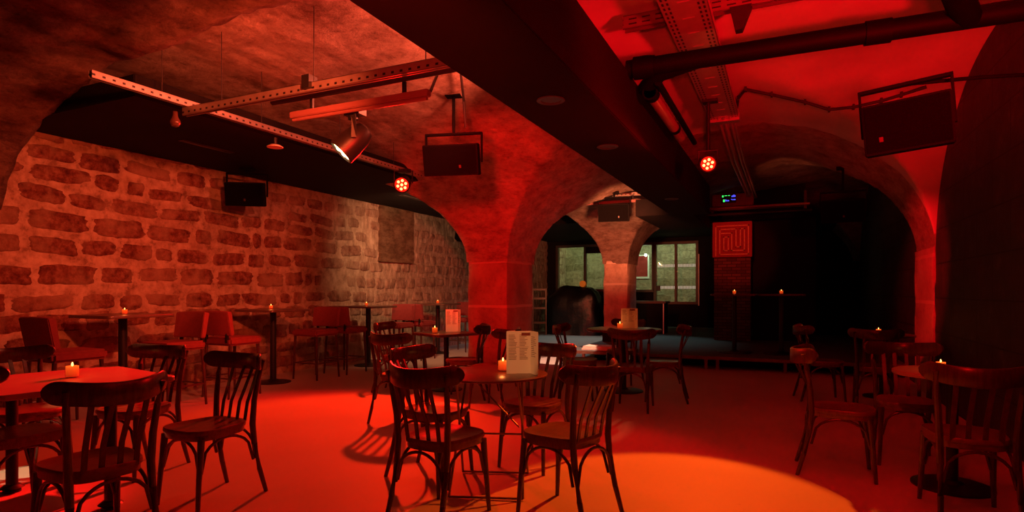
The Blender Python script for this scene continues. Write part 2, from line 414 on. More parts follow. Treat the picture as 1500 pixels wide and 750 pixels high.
xs = edges_to_axis(XL-.1, XR+.15, .1, [P1[0], P1[1], P2[0], P2[1], 1.7])
ys = edges_to_axis(YF, YB+2, .11, [P1[2], P1[3], P2[2], P2[3], 8.85, 10.0, 17.2])
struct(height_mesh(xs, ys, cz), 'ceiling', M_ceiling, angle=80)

# near vault arch that dips in front of the left bay
PROF = [(-7.6,1.9),(-7.5,2.02),(-7.4,2.2),(-7.25,2.45),(-7.0,2.68),(-6.8,2.82),(-6.64,2.92),(-6.3,3.1),(-5.96,3.24),(-5.45,3.35),(-4.82,3.38),(-4.4,3.42),(-4.0,3.48),(-3.27,3.52),(-2.5,3.54),(-1.6,3.54)]
def prof(x):
    for (a, za), (b, zb) in zip(PROF, PROF[1:]):
        if x <= b: return za+(zb-za)*(x-a)/(b-a)
    return 3.54
def arch_z(x, y):
    z = prof(x)
    return z+.05*nz(x, y, z, 2.1)+.03*nz(x, y, z, 6)
mb = MB(); ax = [XL-.1+i*.06 for i in range(102)]; ay = [-2+i*.1 for i in range(53)]
lip = [3.28+.05*nz(x, 0, 0, 2.5)+.04*nz(x, 3, 0, 8) for x in ax]
vs = []; k = len(ay)+4
for i, x in enumerate(ax):
    for y in ay:
        yy = y if y < 3.1 else min(y, lip[i])
        vs.append((x, yy, arch_z(x, yy)))
    for t in (.08, .2, .5, 1.0): vs.append((x, lip[i]+.02+.03*t+.02*nz(x, t, 0, 5), arch_z(x, 3.3)*(1-t)+4.0*t))
fs = [(i*k+j, i*k+j+1, (i+1)*k+j+1, (i+1)*k+j) for i in range(len(ax)-1) for j in range(k-1)]
mb.add(vs, fs)
o = mb.build('vault_arch', M_roughdark, angle=80); tag(o, 'rough shade-toned stone arch of the vault overhead at upper left', 'arch', kind='structure'); o.name = 'trim_1'

mb = MB(); mb.box(XL-.2, XR+.3, YF, YB+2.4, -.1, 0); struct(mb, 'floor', M_floor)
# left wall: uneven mortar face with irregular stones in wandering courses
def wall_x(y, z): return XL+.035*nz(0, y, z, 1.6)+.02*nz(3, y, z, 5)
mb = MB(); wy = [YF+i*.1 for i in range(int((YB+2-YF)/.1)+1)]; wz = [i*.1 for i in range(42)]
k = len(wz)
vs = [(wall_x(y, z), y, z) for y in wy for z in wz]
fs = [(i*k+j, i*k+j+1, (i+1)*k+j+1, (i+1)*k+j) for i in range(len(wy)-1) for j in range(k-1)]
mb.add(vs, fs, 0)
rw = random.Random(11); z = .04; row = 0
while z < 3.2:
    hrow = rw.uniform(.22, .31); y = 2.2+rw.uniform(0, .4)
    while y < YB+1.5:
        far = y > 8.6
        wst = rw.uniform(.2, .42) if far else (rw.uniform(.34, .62) if rw.random() < .8 else rw.uniform(.14, .3))
        gap = rw.uniform(.06, .11) if not far else rw.uniform(.03, .06)
        if rw.random() > (.05 if not far else .1):
            cy = y+wst/2; hh = (hrow-rw.uniform(.06,.11))*.5*rw.uniform(.85, 1.05); hw = wst/2
            cz_ = z+hrow/2+.07*noise.noise(Vector((cy*.45, row*.6, 1)))+rw.uniform(-.012,.012); tl = rw.uniform(-.09,.09); sd = rw.uniform(0, 99)
            e = rw.uniform(3.5, 8.0); n = 34; lps = []
            for sc_, dp in ((1.06,-.012),(1.0,.004),(.93,.013),(.7,.018),(.3,.02)):
                lp = []
                for q in range(n):
                    a = 2*PI*q/n; c_, s_ = math.cos(a), math.sin(a); r_ = (abs(c_)**e+abs(s_)**e)**(-1/e)
                    r_ *= 1+.13*noise.noise(Vector((c_*1.4+sd, s_*1.4, 0)))+.13*noise.noise(Vector((c_*4.5+sd, s_*4.5, 5)))+.06*noise.noise(Vector((c_*12+sd, s_*12, 5)))
                    dy = hw*r_*c_*sc_; dz = hh*r_*s_*sc_; yy = cy+dy; zz = cz_+dz+tl*dy
                    lp.append((wall_x(yy, zz)+dp+.006*noise.noise(Vector((yy*14, zz*14, 2))), yy, max(zz, .002)))
                lps.append(lp)
            mb.loft(lps, 1)
        y += wst+gap
    z += hrow; row += 1
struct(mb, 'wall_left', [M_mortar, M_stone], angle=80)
# flush plastered patch where the wall changes
mb = MB(); mb.box(XL-.02, XL+.07, 9.66, 10.85, 1.95, 3.10); struct(mb, 'trim_2', M_patch, bevel=.01)
mb = MB(); mb.box(XR, XR+.1, YF, 8.85, 0, 4.1); mb.box(XR+.02, XR+.1, 10.0, YB+2, 0, 4.1); struct(mb, 'wall_right', M_blackwall)
mb = MB(); mb.box(XL-.1, XR+.1, YF-.1, YF, 0, 4.1); struct(mb, 'wall_front', M_blackwall)

def stone_shaft(name, rect, z0, z1, mats, label, plinth=None):
    x0, x1, y0, y1 = rect; mb = MB(); n = 8; loops = []
    zs = [z0+(z1-z0)*i/22 for i in range(23)]
    for z in zs:
        lp = []
        for (ax0, ay0, bx, by) in ((x0,y0,x1,y0),(x1,y0,x1,y1),(x1,y1,x0,y1),(x0,y1,x0,y0)):
            for i in range(n):
                t = i/n; x = ax0+(bx-ax0)*t; y = ay0+(by-ay0)*t
                if i == 0:
                    cx, cy = (x0+x1)/2, (y0+y1)/2; x += .022*(1 if cx > x else -1); y += .022*(1 if cy > y else -1)
                d = .014*nz(x, y, z, 3)+.008*nz(x, y, z, 9)
                lp.append((x+(d if x > (x0+x1)/2 else -d), y+(d if y > (y0+y1)/2 else -d), z))
        loops.append(lp)
    mb.loft(loops)
    o = mb.build(name, mats, angle=50); return tag(o, label, 'pillar')
stone_shaft('stone_pillar', P1, 0, 1.93, M_pillar, 'thick red-lit stone pillar in the middle of the room')
stone_shaft('stone_pillar', P2, 0.45, 2.02, M_pillar2, 'slimmer orange-lit stone pillar beyond, in front of the glazed partition')
mb = MB(); mb.box(P2[0]-.01, P2[1]+.01, P2[2]-.01, P2[3]+.01, ST+.001, .47); o = mb.build('pillar_plinth', M_black, bevel=.01)
tag(o, 'black painted plinth under the far stone pillar', 'plinth')
stone_shaft('stone_pier', (1.675, 1.698, 8.85, 10.0), 0, 1.9, M_pier, 'narrow red-lit stone pier between black panels on the right wall')

# black soffit along the left wall, central beam, back bulkheads
mb = MB(); mb.box(-7.48, -5.3, 3.35, 14.0, 3.10, 3.30); o = mb.build('ceiling_soffit', M_black, bevel=.008)
tag(o, 'long black boxed soffit along the top of the left stone wall', 'soffit')
for (yy, xx) in ((4.9, -6.35), (9.2, -6.35)):
    mb = MB(); mb.box(xx-.05, xx+.05, yy-.35, yy+.35, 3.092, 3.104, 0); mb.box(xx-.03, xx+.03, yy-.32, yy+.32, 3.088, 3.095, 1)
    tag(mb.build('slot_vent', [M_ring, M_blackmetal]), 'long slot vent in the underside of the black soffit, %s' % ('nearest the camera' if yy < 6 else 'farther along'), 'vent')
mb = MB(); mb.box(-1.92, -1.24, -2.0, 11.2, 2.75, 3.26); o = mb.build('ceiling_beam', M_beam, bevel=.008)
tag(o, 'wide black boxed beam running overhead down the middle', 'beam')
mb = MB(); mb.box(-2.6, -1.55, 11.2, 14.0, 2.78, 3.1); mb.box(-1.3, .4, 14.15, 14.5, 2.95, 3.7); o = mb.build('ceiling_bulkhead', M_black, bevel=.008)
tag(o, 'flat black bulkhead over the back of the stage', 'bulkhead')
mb = MB(); mb.box(-7.4, -3.75, 14.0, 18.95, 3.05, 3.2); mb.box(-3.75, 1.7, 15.5, 18.95, 3.05, 3.2); o = mb.build('dropped_ceiling', M_black)
tag(o, 'flat black dropped ceiling before the glazed partition', 'ceiling panel')
# recessed downlights in the beam
for i, (x, y, lab) in enumerate(((-1.56, 4.03, 'nearest'), (-1.56, 5.55, 'middle'), (-1.56, 9.1, 'farthest'))):
    t = thing('recessed_downlight', 'round recessed downlight in the black beam, the %s one' % lab, 'downlight', (x, y, 2.75), group='downlights in the beam')
    mb = MB(); mb.lathe([(.075,-.001),(.10,-.002),(.105,-.008),(.1,-.012),(.078,-.01),(.072,-.002)], 32); mb.build('trim_ring', M_ring, t)
    mb = MB(); mb.lathe([(.0,-.004),(.07,-.004),(.07,-.001),(0,-.001)], 24); mb.build('diffuser', simple('dull_lens', (.05,.035,.025), .4), t)

# ------------------------------------------------------------------ back wall with glazing
def framed_wall():
    ops = [(-7.1,-5.15,1.4,2.86), (-4.62,-3.86,1.38,2.86), (-3.76,-2.5,1.0,2.86)]
    mb = MB(); xs_ = [XL-.1, -7.1,-5.15,-4.62,-3.86,-3.76,-2.5, XR+.1]
    for a, b in zip(xs_, xs_[1:]):
        op = [q for q in ops if abs(q[0]-a) < 1e-6]
        if op: mb.box(a, b, YB, YB+.12, 0, op[0][2]); mb.box(a, b, YB, YB+.12, op[0][3], 4.1)
        else: mb.box(a, b, YB, YB+.12, 0, 4.1)
    struct(mb, 'wall_back', M_black)
    for n, (x0, x1, z0, z1) in enumerate(ops, 1):
        fr = MB(); w = .06
        fr.box(x0-w, x1+w, YB-.04, YB+.14, z1-.02, z1+w); fr.box(x0-w, x1+w, YB-.04, YB+.14, z0-w, z0+.02)
        fr.box(x0-w, x0+.02, YB-.04, YB+.14, z0, z1); fr.box(x1-.02, x1+w, YB-.04, YB+.14, z0, z1)
        mids = [] if n == 2 else [(x0+x1)/2]
        for c in mids: fr.box(c-.035, c+.035, YB-.03, YB+.13, z0, z1)
        f = struct(fr, 'window_%d' % n, M_frame, bevel=.004)
        xsx = [x0]+mids+[x1]
        for a, b in zip(xsx, xsx[1:]):
            p = MB(); p.box(a, b, YB+.04, YB+.05, z0, z1); p.build('glass_pane', M_pane, f)
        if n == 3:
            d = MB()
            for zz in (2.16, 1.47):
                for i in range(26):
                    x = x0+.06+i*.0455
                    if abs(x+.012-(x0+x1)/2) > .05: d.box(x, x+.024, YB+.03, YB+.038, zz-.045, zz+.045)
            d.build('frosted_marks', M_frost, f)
            h = MB(); h.box(-3.76+.03, -3.60, YB-.07, YB-.04, 1.36, 1.52); h.build('lock_plate', M_blackmetal, f)
        if n == 1:
            h = MB(); h.box(-6.1, x1, YB-.02, YB+.02, 2.62, 2.86); h.build('blind', M_black, f)
framed_wall()
mb = MB(); mb.box(-2.40, -1.45, YB-.05, YB, .225, 2.55); d = struct(mb, 'door_1', M_black, bevel=.005)
mb = MB(); mb.box(-2.44, -2.41, YB-.08, YB-.04, .9, 2.5); mb.build('edge_strip', M_white, d)
mb = MB(); mb.box(XL-.2, XR+.2, 20.9, 21, 0, 4.1); struct(mb, 'wall_corridor', M_masonryback)
t = thing('wall_poster', 'small dark red poster on a white board behind the glass', 'poster', (-4.6, 20.88, 1.8))
mb = MB(); mb.box(-.25, .25, -.03, 0, 0, .85); mb.build('board', M_white, t); mb = MB(); mb.box(-.21, .19, -.035, -.029, .07, .8); mb.build('printed_panel', M_redpaint, t)
t = thing('corridor_lamp', 'small bright wall lamp in the passage behind the glass', 'lamp', (-4.42, 20.6, 2.62))
mb = MB(); mb.tube([(0,.28,0),(0,0,.0)], .012); mb.build('arm', M_blackmetal, t)
mb = MB(); mb.lathe([(.005,-.05),(.04,-.03),(.045,0),(.03,.03),(.005,.045)], 16); mb.build('bulb', simple('cold_bulb', (1,1,.9), .3, var=0, emit=(.85,1,.8), es=22), t)

# ------------------------------------------------------------------ stage
ST = .225
t = thing('stage_platform', 'low platform stage with dark carpet top and wooden front rim', 'stage', (0, 10.6, 0))
mb = MB(); mb.box(-3.75, 1.68, .0, 8.36, ST-.03, ST); mb.build('deck', M_deck, t)
mb = MB(); mb.box(-3.8, 1.68, -.03, .0, ST-.055, ST); mb.box(-3.80,-3.75,-.03,4.0,ST-.055,ST); mb.build('front_rim', M_rim, t, bevel=.004)
for x in (-3.45, -2.35, -1.24, -1.05, .0, 1.1):
    mb = MB(); mb.box(x-.025, x+.025, 0, .05, 0, ST-.05); mb.build('leg', M_rim, t)
mb = MB(); mb.box(-3.4, 1.68, .55, .58, 0, ST-.035); mb.build('skirt', M_curtain, t)
# boards stacked on the stage corner
for i in range(2):
    mb = MB(); mb.box(-.34, .34, -.22, .22, 0, .035); o = mb.build('board', M_paper, bevel=.004); o.location = (-3.2+.03*i, 10.95+.02*i, ST+.001+.038*i); o.rotation_euler.z = .12-.1*i
    tag(o, 'pale flat board lying on the stage corner, %s of two' % ('lower' if i == 0 else 'upper'), 'board', 'pale boards on the stage corner')
# column, sign, display, black walls
mb = MB(); mb.box(-1.48, -.70, 14.2, 14.75, ST, 2.12); tag(mb.build('brick_column', M_brick, bevel=.006), 'square dark brick column at the back of the stage', 'column')
t = thing('square_sign', 'square red sign with an ochre maze-like emblem on the brick column', 'sign', (-1.09, 14.19, 2.12))
mb = MB(); mb.box(-.42, .42, -.04, .3, 0, .80); mb.build('panel', M_redpaint, t, bevel=.006)
def sign_lines():
    # maze emblem traced on a 625x750 crop: panel spans x 100..440, y 345..670
    mb = MB(); w = .012
    def seg(x0, y0, x1, y1):
        f = lambda x, y: (-.42+(x-100)/340*.84, .80-(y-345)/325*.80)
        a = f(x0, y0); b = f(x1, y1)
        mb.box(min(a[0], b[0])-w, max(a[0], b[0])+w, -.048, -.038, min(a[1], b[1])-w, max(a[1], b[1])+w)
    for s in ((130,383,410,383),(130,383,130,655),(410,383,410,645),(165,645,410,645),(165,413,165,645),(165,413,305,413),(342,413,376,413),(376,413,376,610),
              (268,610,376,610),(268,450,268,610),(180,450,268,450),(200,485,200,610),(200,485,238,485),(238,485,238,610),(200,610,238,610),
              (305,413,305,578),(305,578,342,578),(342,413,342,578)): seg(*s)
    return mb
sign_lines().build('emblem', M_gold, t)
mb = MB(); mb.box(-.68, .62, 14.6, 14.75, ST, 3.0); mb.box(.62, 1.68, 17.0, 17.1, ST, 2.1); tag(mb.build('stage_backdrop', M_curtain), 'plain black backdrop wall behind the stage tables', 'backdrop')
t = thing('lighting_bar', 'dark horizontal bar and shelf above the back of the stage', 'bar', (0, 13.4, 3.0))
mb = MB(); mb.box(-1.5, .45, -.15, .15, .10, .14); mb.build('shelf', M_rim, t)
mb = MB(); mb.tube([(-1.6,-.05,.0),(.5,-.05,.0)], .03, 10); mb.build('crossbar', M_blackmetal, t)
for bx in (-1.45, .35):
    mb = MB(); mb.box(bx,bx+.05,-.05,.05,0,.4); mb.build('hanger', M_blackmetal, t)
t = thing('control_unit', 'boxy red-lit control unit with a small green and blue digital display', 'display', (-1.0, 13.4, 3.145))
mb = MB(); mb.box(-.42, .40, -.12, .12, .015, .27); mb.build('housing', simple('unit_grey', (.25,.12,.1), .6), t, bevel=.01)
mb = MB(); mb.box(-.24, .06, -.13, -.118, .08, .265); mb.build('screen', simple('screen_black', (.005,.005,.008), .3), t)
mb = MB()
for x, z, w_, h_ in ((-.22,0.205,.03,.04),(-.17,0.230,.05,.012),(-.10,0.230,.04,.012),(-.2,0.105,.035,.05)): mb.box(x, x+w_, -.135, -.129, z, z+h_)
mb.build('green_characters', M_ledg, t)
mb = MB()
for x, z, w_, h_ in ((-.03,0.200,.025,.03),(.0,0.200,.03,.045),(.035,0.200,.015,.035),(-.155,0.115,.02,.04),(-.13,0.115,.02,.025),(-.105,0.115,.025,.025),(-.04,0.145,.02,.014),(-.015,0.135,.02,.02),(.01,0.135,.04,.02)): mb.box(x, x+w_, -.135, -.129, z, z+h_)
mb.build('blue_characters', M_ledb, t)

# furniture in the dark at the back
t = thing('bar_counter', 'dark counter box standing beyond the far pillar', 'counter', (-3.3, 15.6, ST))
mb = MB(); mb.box(-.42, .42, 0, .6, 0, .80); mb.build('body', M_black, t, bevel=.01)
mb = MB(); mb.box(-.46, .48, -.05, .64, .80, .86); mb.build('worktop', simple('counter_top', (.10,.05,.04), .35), t, bevel=.015)
mb = MB(); mb.box(.40,.43,-.01,.012,.0,.8); mb.build('edge_trim', M_steel, t)
def lump():
    mb = MB(); n = 40; loops = []
    for i in range(14):
        q = i/13; z = 1.42*q; sc = 1-.10*q**2 if q < .8 else .93-.5*(q-.8)/.2*.9
        lp = []
        for j in range(n):
            a = 2*PI*j/n; ca, sa = math.cos(a), math.sin(a)
            rx = (abs(ca)**4+abs(sa)**4)**-.25
            x = .68*rx*ca*sc; y = .42*rx*sa*sc
            d = 1+.10*noise.noise(Vector((x*4, y*4, z*3)))+.06*noise.noise(Vector((x*11, y*11, z*5)))
            lp.append((x*d, y*d, z*(1+.1*noise.noise(Vector((x*3, y*3, 9))))))
        loops.append(lp)
    mb.loft(loops); return mb
o = lump().build('covered_equipment', M_sheet, angle=70); o.location = (-6.0, 17.5, 0); o.scale = (1.3, 1.1, 1.05)
tag(o, 'heap of equipment under a glossy black plastic sheet', 'covered stack')
mb = MB(); mb.lathe([(.05,0),(.10,0),(.105,.02),(.105,.09),(.10,.11),(.05,.11)], 20, M=Matrix.Rotation(R(80), 4, 'X')); o = mb.build('tape_roll', M_yellow); o.location = (-5.65, 17.4, 1.56)
tag(o, 'yellow tape roll on top of the covered heap', 'tape')
t = thing('folding_chair', 'folded wooden chair leaning in the dark behind the central pillar', 'chair', (-6.85, 16.75, 0), R(25))
mbm = MB()
for s in (-.2, .2):
    mb = MB(); mb.box(s-.018, s+.018, 0, .03, 0, 1.45, M=Matrix.Rotation(R(-6), 4, 'X')); mb.build('leg', M_seat, t)
for z in (.35, .8, 1.1, 1.38): mbm.box(-.2, .2, .0, .02, z, z+.06, M=Matrix.Rotation(R(-6), 4, 'X'))
mbm.build('cross_slats', M_seat, t)

# ------------------------------------------------------------------ bistro chair
def chair_proto():
    root = thing('bistro_chair', 'x', 'chair')
    def crest_y(x): return -.336 + 2.25*x*x
    # seat
    mb = MB(); loops = []
    def outline(sc, z, n=36):
        pts = []
        for j in range(n):
            a = 2*PI*j/n; c, s_ = math.cos(a), math.sin(a); e = 3.6
            r = (abs(c)**e+abs(s_)**e)**(-1/e)
            y = .205*r*s_; x = r*c*(.198+.025*(y/.2)); y += .01*(1-(x/.2)**2)*(1 if y > 0 else 0)*2
            pts.append((x*sc, y*sc, z))
        return pts
    for sc, z in ((.93,.432),(.95,.43),(.965,.436),(.965,.462),(1.0,.464),(1.01,.472),(1.0,.488),(.985,.493),(.9,.49),(.86,.4865),(.5,.482),(.15,.481)): loops.append(outline(sc, z))
    mb.loft(loops); mb.build('seat', M_seat, root, angle=50)
    for sx in (-1, 1):
        mb = MB(); pts = [(.195*sx,-.29,0),(.186*sx,-.245,.16),(.180*sx,-.208,.34),(.180*sx,-.195,.47),(.187*sx,-.202,.62),(.199*sx,-.225,.77),(.210*sx,-.250,.885)]
        mb.tube(pts, [.0135,.0165,.019,.020,.018,.0165,.015], 10); mb.build('rear_leg', M_wood, root)
        mb = MB(); mb.tube([(.195*sx,.205,0),(.186*sx,.19,.2),(.176*sx,.168,.445)], [.013,.0165,.021], 10); mb.build('front_leg', M_wood, root)
        # side bentwood arch
        mb = MB(); n = 13; pts = []
        for i in range(n):
            q = -1+2*i/(n-1); y = q*.185-.012; z = .235+.19*math.sqrt(max(0, 1-q*q))**.8
            pts.append((sx*(.176 if abs(q) < .95 else .183), y-(.03 if i == 0 else 0)*.0, z))
        mb.tube(pts, .0095, 8); mb.build('side_brace', M_wood, root)
    for nm, yb in (('front_brace', .175), ('rear_brace', -.215)):
        mb = MB(); n = 13; pts = []
        for i in range(n):
            q = -1+2*i/(n-1); pts.append((q*.172, yb*(1+.04*abs(q)), .235+.19*math.sqrt(max(0, 1-q*q))**.8))
        mb.tube(pts, .0095, 8); mb.build(nm, M_wood, root)
    # slats
    for x in (-.115, -.04, .04, .115):
        mb = MB(); y1 = crest_y(x*1.06)+.004
        pts = [(x,-.182,.465),(x*1.01,-.205,.6),(x*1.04,(y1-.2)/2-.008,.74),(x*1.06,y1,.86)]
        mb.sweep(pts, [(-.0135,-.004),(.0135,-.004),(.0135,.004),(-.0135,.004)], up=Vector((0,1,0))); mb.build('slat', M_wood, root, bevel=.002)
    # crest rail: bent board with rounded ends
    mb = MB(); n = 33; pts = []; sec = []
    for i in range(n):
        q = math.sin((-1+2*i/(n-1))*PI/2); x = .27*q
        pts.append((x, crest_y(x)+.012, .858+.36*x*x))
        h = .054*math.sqrt(max(0, 1-(max(0, abs(x)-.222)/.048)**2))+.0015; w = .0115*(1 if abs(q) < .995 else .7)
        sec.append([(-w, -h*.85), (-w*.4, -h), (w*.4, -h), (w, -h*.85), (w+.002, 0), (w, h*.85), (w*.4, h), (-w*.4, h), (-w, h*.85), (-w-.002, 0)])
    mb.sweep(pts, sec); mb.build('crest_rail', M_wood, root, angle=40)
    return root
chair0 = chair_proto(); first = [True]
def chair(x, y, deg, label, group, z=0):
    """deg: world heading the sitter faces (0 = +X)"""
    o = chair0 if first[0] else copy_tree(chair0); first[0] = False
    o.location = (x, y, z); o.rotation_euler = (0, 0, R(deg-90)); o['label'] = label; o['group'] = group
G1 = 'bistro chairs around the square table at left'
chair(-3.17, 1.80, 172, 'dark bistro chair nearest the camera at lower left, seen from behind', G1)
chair(-3.37, 2.60, 268, 'dark bistro chair right of the left table, standing clear on the open floor', G1)
chair(-4.37, 2.78, 281, 'dark bistro chair behind the right back edge of the left table', G1)
chair(-5.00, 2.38, 0, 'dark bistro chair at the far left edge, its backrest above the candlelit table', G1)
chair(-4.22, 1.95, 92, 'dark bistro chair tucked under the left table on the camera side', G1)
G2 = 'bistro chairs around the round folding table'
chair(-1.86, 3.02, 84, 'dark bistro chair in the centre foreground, back to the camera with glowing seat', G2)
chair(-1.22, 3.38, 163, 'dark bistro chair right of the round folding table, facing left', G2)
chair(-2.33, 3.66, -2, 'dark bistro chair left of the round folding table with orange-lit seat', G2)
chair(-1.76, 4.20, 262, 'dark bistro chair behind the round folding table and the menu card', G2)
G3 = 'bistro chairs around the tables before the central pillar'
chair(-3.62, 5.06, 86, 'dark bistro chair standing alone behind the orange-lit seat, its crest edge glowing red', G3)
chair(-3.68, 6.48, 200, 'dark bistro chair in front of the central pillar, right of the small square table', G3)
chair(-3.05, 6.05, 172, 'dark bistro chair just left of the tall menu card, in front of the pillar', G3)
chair(-4.72, 6.52, 10, 'dark bistro chair left of the small square table near the pillar', G3)
G4 = 'bistro chairs around the far round table'
chair(-1.58, 6.72, 95, 'dark bistro chair seen from behind in front of the far round table', G4)
chair(-1.36, 7.36, 188, 'dark bistro chair right of the far round table, facing left', G4)
chair(-2.36, 7.08, 8, 'dark bistro chair left of the far round table, facing right', G4)
chair(-2.15, 8.52, 262, 'dark bistro chair behind the far round table', G4)
G5 = 'bistro chairs at the right-hand tables'
chair(.37, 4.96, 0, 'red-lit bistro chair left of the right-hand round table, facing right', G5)
chair(.99, 4.36, 92, 'dark bistro chair at the lower right corner, back to the camera', G5)
chair(.86, 5.50, 268, 'dark bistro chair behind the right-hand round table', G5)
chair(.93, 7.88, 88, 'dark bistro chair by the right wall, seen from behind below a candle flame', G5)
chair(.42, 8.22, 12, 'dark bistro chair with golden highlight by the stage edge at right', G5)

# ------------------------------------------------------------------ tables
def pedestal_table(name, label, loc, rz, shape, size, h, top_m, group=None, base_r=.22, pole_r=.035, cols=((0,0),)):
    t = thing(name, label, 'table', loc, rz, group)
    mb = MB()
    if shape == 'round': mb.lathe([(size-.012,h-.03),(size,h-.024),(size,h-.006),(size-.008,h)], 56)
    else:
        a, b = size; r = .05; pts = []
        for cx, cy, s0 in ((a-r,b-r,0),(-a+r,b-r,90),(-a+r,-b+r,180),(a-r,-b+r,270)):
            for k in range(6): an = R(s0+k*18); pts.append((cx+r*math.cos(an), cy+r*math.sin(an)))
        mb.loft([[(x*.985, y*.985, h-.034) for x, y in pts], [(x, y, h-.028) for x, y in pts], [(x, y, h-.005) for x, y in pts], [(x*.993, y*.993, h) for x, y in pts]])
    mb.build('table_top', top_m, t)
    for cx, cy in cols:
        mb = MB(); mb.tube([(cx,cy,.02),(cx,cy,h-.03)], pole_r, 14); mb.build('pole', M_blackmetal, t)
        mb = MB(); T = Matrix.Translation((cx, cy, 0)); mb.lathe([(base_r,0),(base_r,.012),(base_r*.9,.02),(pole_r*2,.03),(pole_r*1.3,.05)], 32, M=T); mb.build('base', M_blackmetal, t)
    return t
HT = 1.08
names = ['nearest the camera', 'second along the wall', 'third along the wall', 'farthest, beside the central pillar']
for y, nm in zip((4.2, 6.37, 8.55, 10.9), names):
    pedestal_table('high_table', 'square dark high table against the left stone wall, %s' % nm, (-6.85, y, 0), 0, 'sq', (.38,.38), HT, M_tablehigh, 'high tables along the left wall', .25, .045)
pedestal_table('dining_table', 'large square table at left with pale top and burning candle', (-4.22, 2.22, 0), R(-10), 'sq', (.49,.47), .78, M_tablelight, base_r=.05, pole_r=.034, cols=((.43,.1),(-.45,-.15)))
pedestal_table('dining_table', 'small square table with menu card in front of the central pillar', (-4.2, 6.9, 0), R(-23), 'sq', (.35,.35), .78, M_tabledark)
pedestal_table('dining_table', 'round table with menu card in the middle distance before the far pillar', (-1.97, 7.8, 0), 0, 'round', .5, .84, M_tabledark, base_r=.26)
pedestal_table('dining_table', 'red-lit round pedestal table at the right between three chairs', (1.04, 4.93, 0), 0, 'round', .35, .79, M_tablelight, base_r=.24)
pedestal_table('dining_table', 'round table in the dark by the stage edge near the right wall', (1.12, 8.75, 0), 0, 'round', .36, .80, M_tabledark)
for x, y, nm in ((-.84, 11.45, 'left'), (-.06, 11.5, 'right')):
    pedestal_table('high_table', 'dark high table on the stage, the %s one of the pair' % nm, (x, y, ST), 0, 'sq', (.385,.35), 1.07, M_tablehigh, 'high tables on the stage', .3, .04)
# folding round table
t = thing('folding_table', 'round folding table with thin steel rod legs in the centre', 'table', (-1.84, 3.61, 0), R(20))
mb = MB(); mb.lathe([(.375,.762),(.39,.766),(.39,.776),(.382,.78)], 56); mb.build('table_top', M_tabledark, t)
for sx in (-1, 1):
    for k in (-1, 1):
        mb = MB(); mb.tube([(.24*sx,-.27*k,.01),(.2*sx,.22*k,.765)], .0085, 8); mb.build('leg', M_rod, t)
for y in (-.27, .27):
    mb = MB(); mb.tube([(-.24,y,.012),(.24,y,.012)], .008, 8); mb.build('foot_bar', M_rod, t)
mb = MB(); mb.tube([(-.22,0,.36),(.22,0,.36)], .007, 8); mb.tube([(-.2,.22,.75),(.2,-.05,.42)], .006, 6); mb.build('cross_brace', M_rod, t)

# ------------------------------------------------------------------ upholstered stools
def stool_proto():
    root = thing('bar_stool', 'x', 'stool')
    def slab(w0, w1, pts, th, name, m):
        mb = MB(); loops = []
        for (y, z), w in pts:
            pass
    mb = MB(); mb.box(-.25, .25, -.24, .26, .66, .76); mb.build('seat', M_velvet, root, bevel=.025)
    mb = MB(); loops = []; n = 11
    for i in range(n):
        q = -1+2*i/(n-1); x = .25*q; y = -.235+.035*q*q
        loops.append([(x, y-.03, .79), (x, y-.075-.01, 1.085+.0*q), (x, y-.06, 1.10-.012*q**4), (x, y-.025, 1.10-.012*q**4), (x, y-.01, 1.08), (x, y+.03, .79)])
    mb.loft(loops); mb.build('backrest', M_velvet, root, bevel=.008)
    for bx in (-.2, .17):
        mb = MB(); mb.box(bx,bx+.03,-.25,-.22,.7,.82); mb.build('back_support', M_blackmetal, root)
    for sx in (-1, 1):
        for sy in (-1, 1):
            mb = MB(); mb.tube([(.235*sx,.24*sy-.01,0),(.215*sx,.21*sy,.66)], [.014,.022], 8); mb.build('leg', M_wood, root)
    mb = MB(); mb.tube([(-.225,.222,.25),(.225,.222,.25)], .011); mb.tube([(-.225,-.23,.25),(.225,-.23,.25)], .011)
    mb.tube([(-.225,-.23,.25),(-.225,.222,.25)], .011); mb.tube([(.225,-.23,.25),(.225,.222,.25)], .011); mb.build('footrest', M_wood, root)
    return root
st0 = stool_proto()
STL = [(3.42, 90, 'left of the nearest wall table'), (4.55, -90, 'just right of the nearest wall table, back to the next stool'),
       (5.36, 90, 'left of the second wall table, backrest against the stool behind'), (6.98, -90, 'right of the second wall table'),
       (7.66, 90, 'left of the third wall table'), (9.06, -90, 'right of the third wall table'), (9.78, 90, 'left of the farthest wall table'), (11.5, -90, 'right of the farthest wall table, beside the pillar')]
for i, (y, deg, lab) in enumerate(STL):
    o = st0 if i == 0 else copy_tree(st0)
    o.location = (-6.48 if i < 3 else -6.6, y, 0); o.rotation_euler = (0, 0, R(deg-90)); o['label'] = 'tall red upholstered stool '+lab; o['group'] = 'red upholstered stools along the left wall'

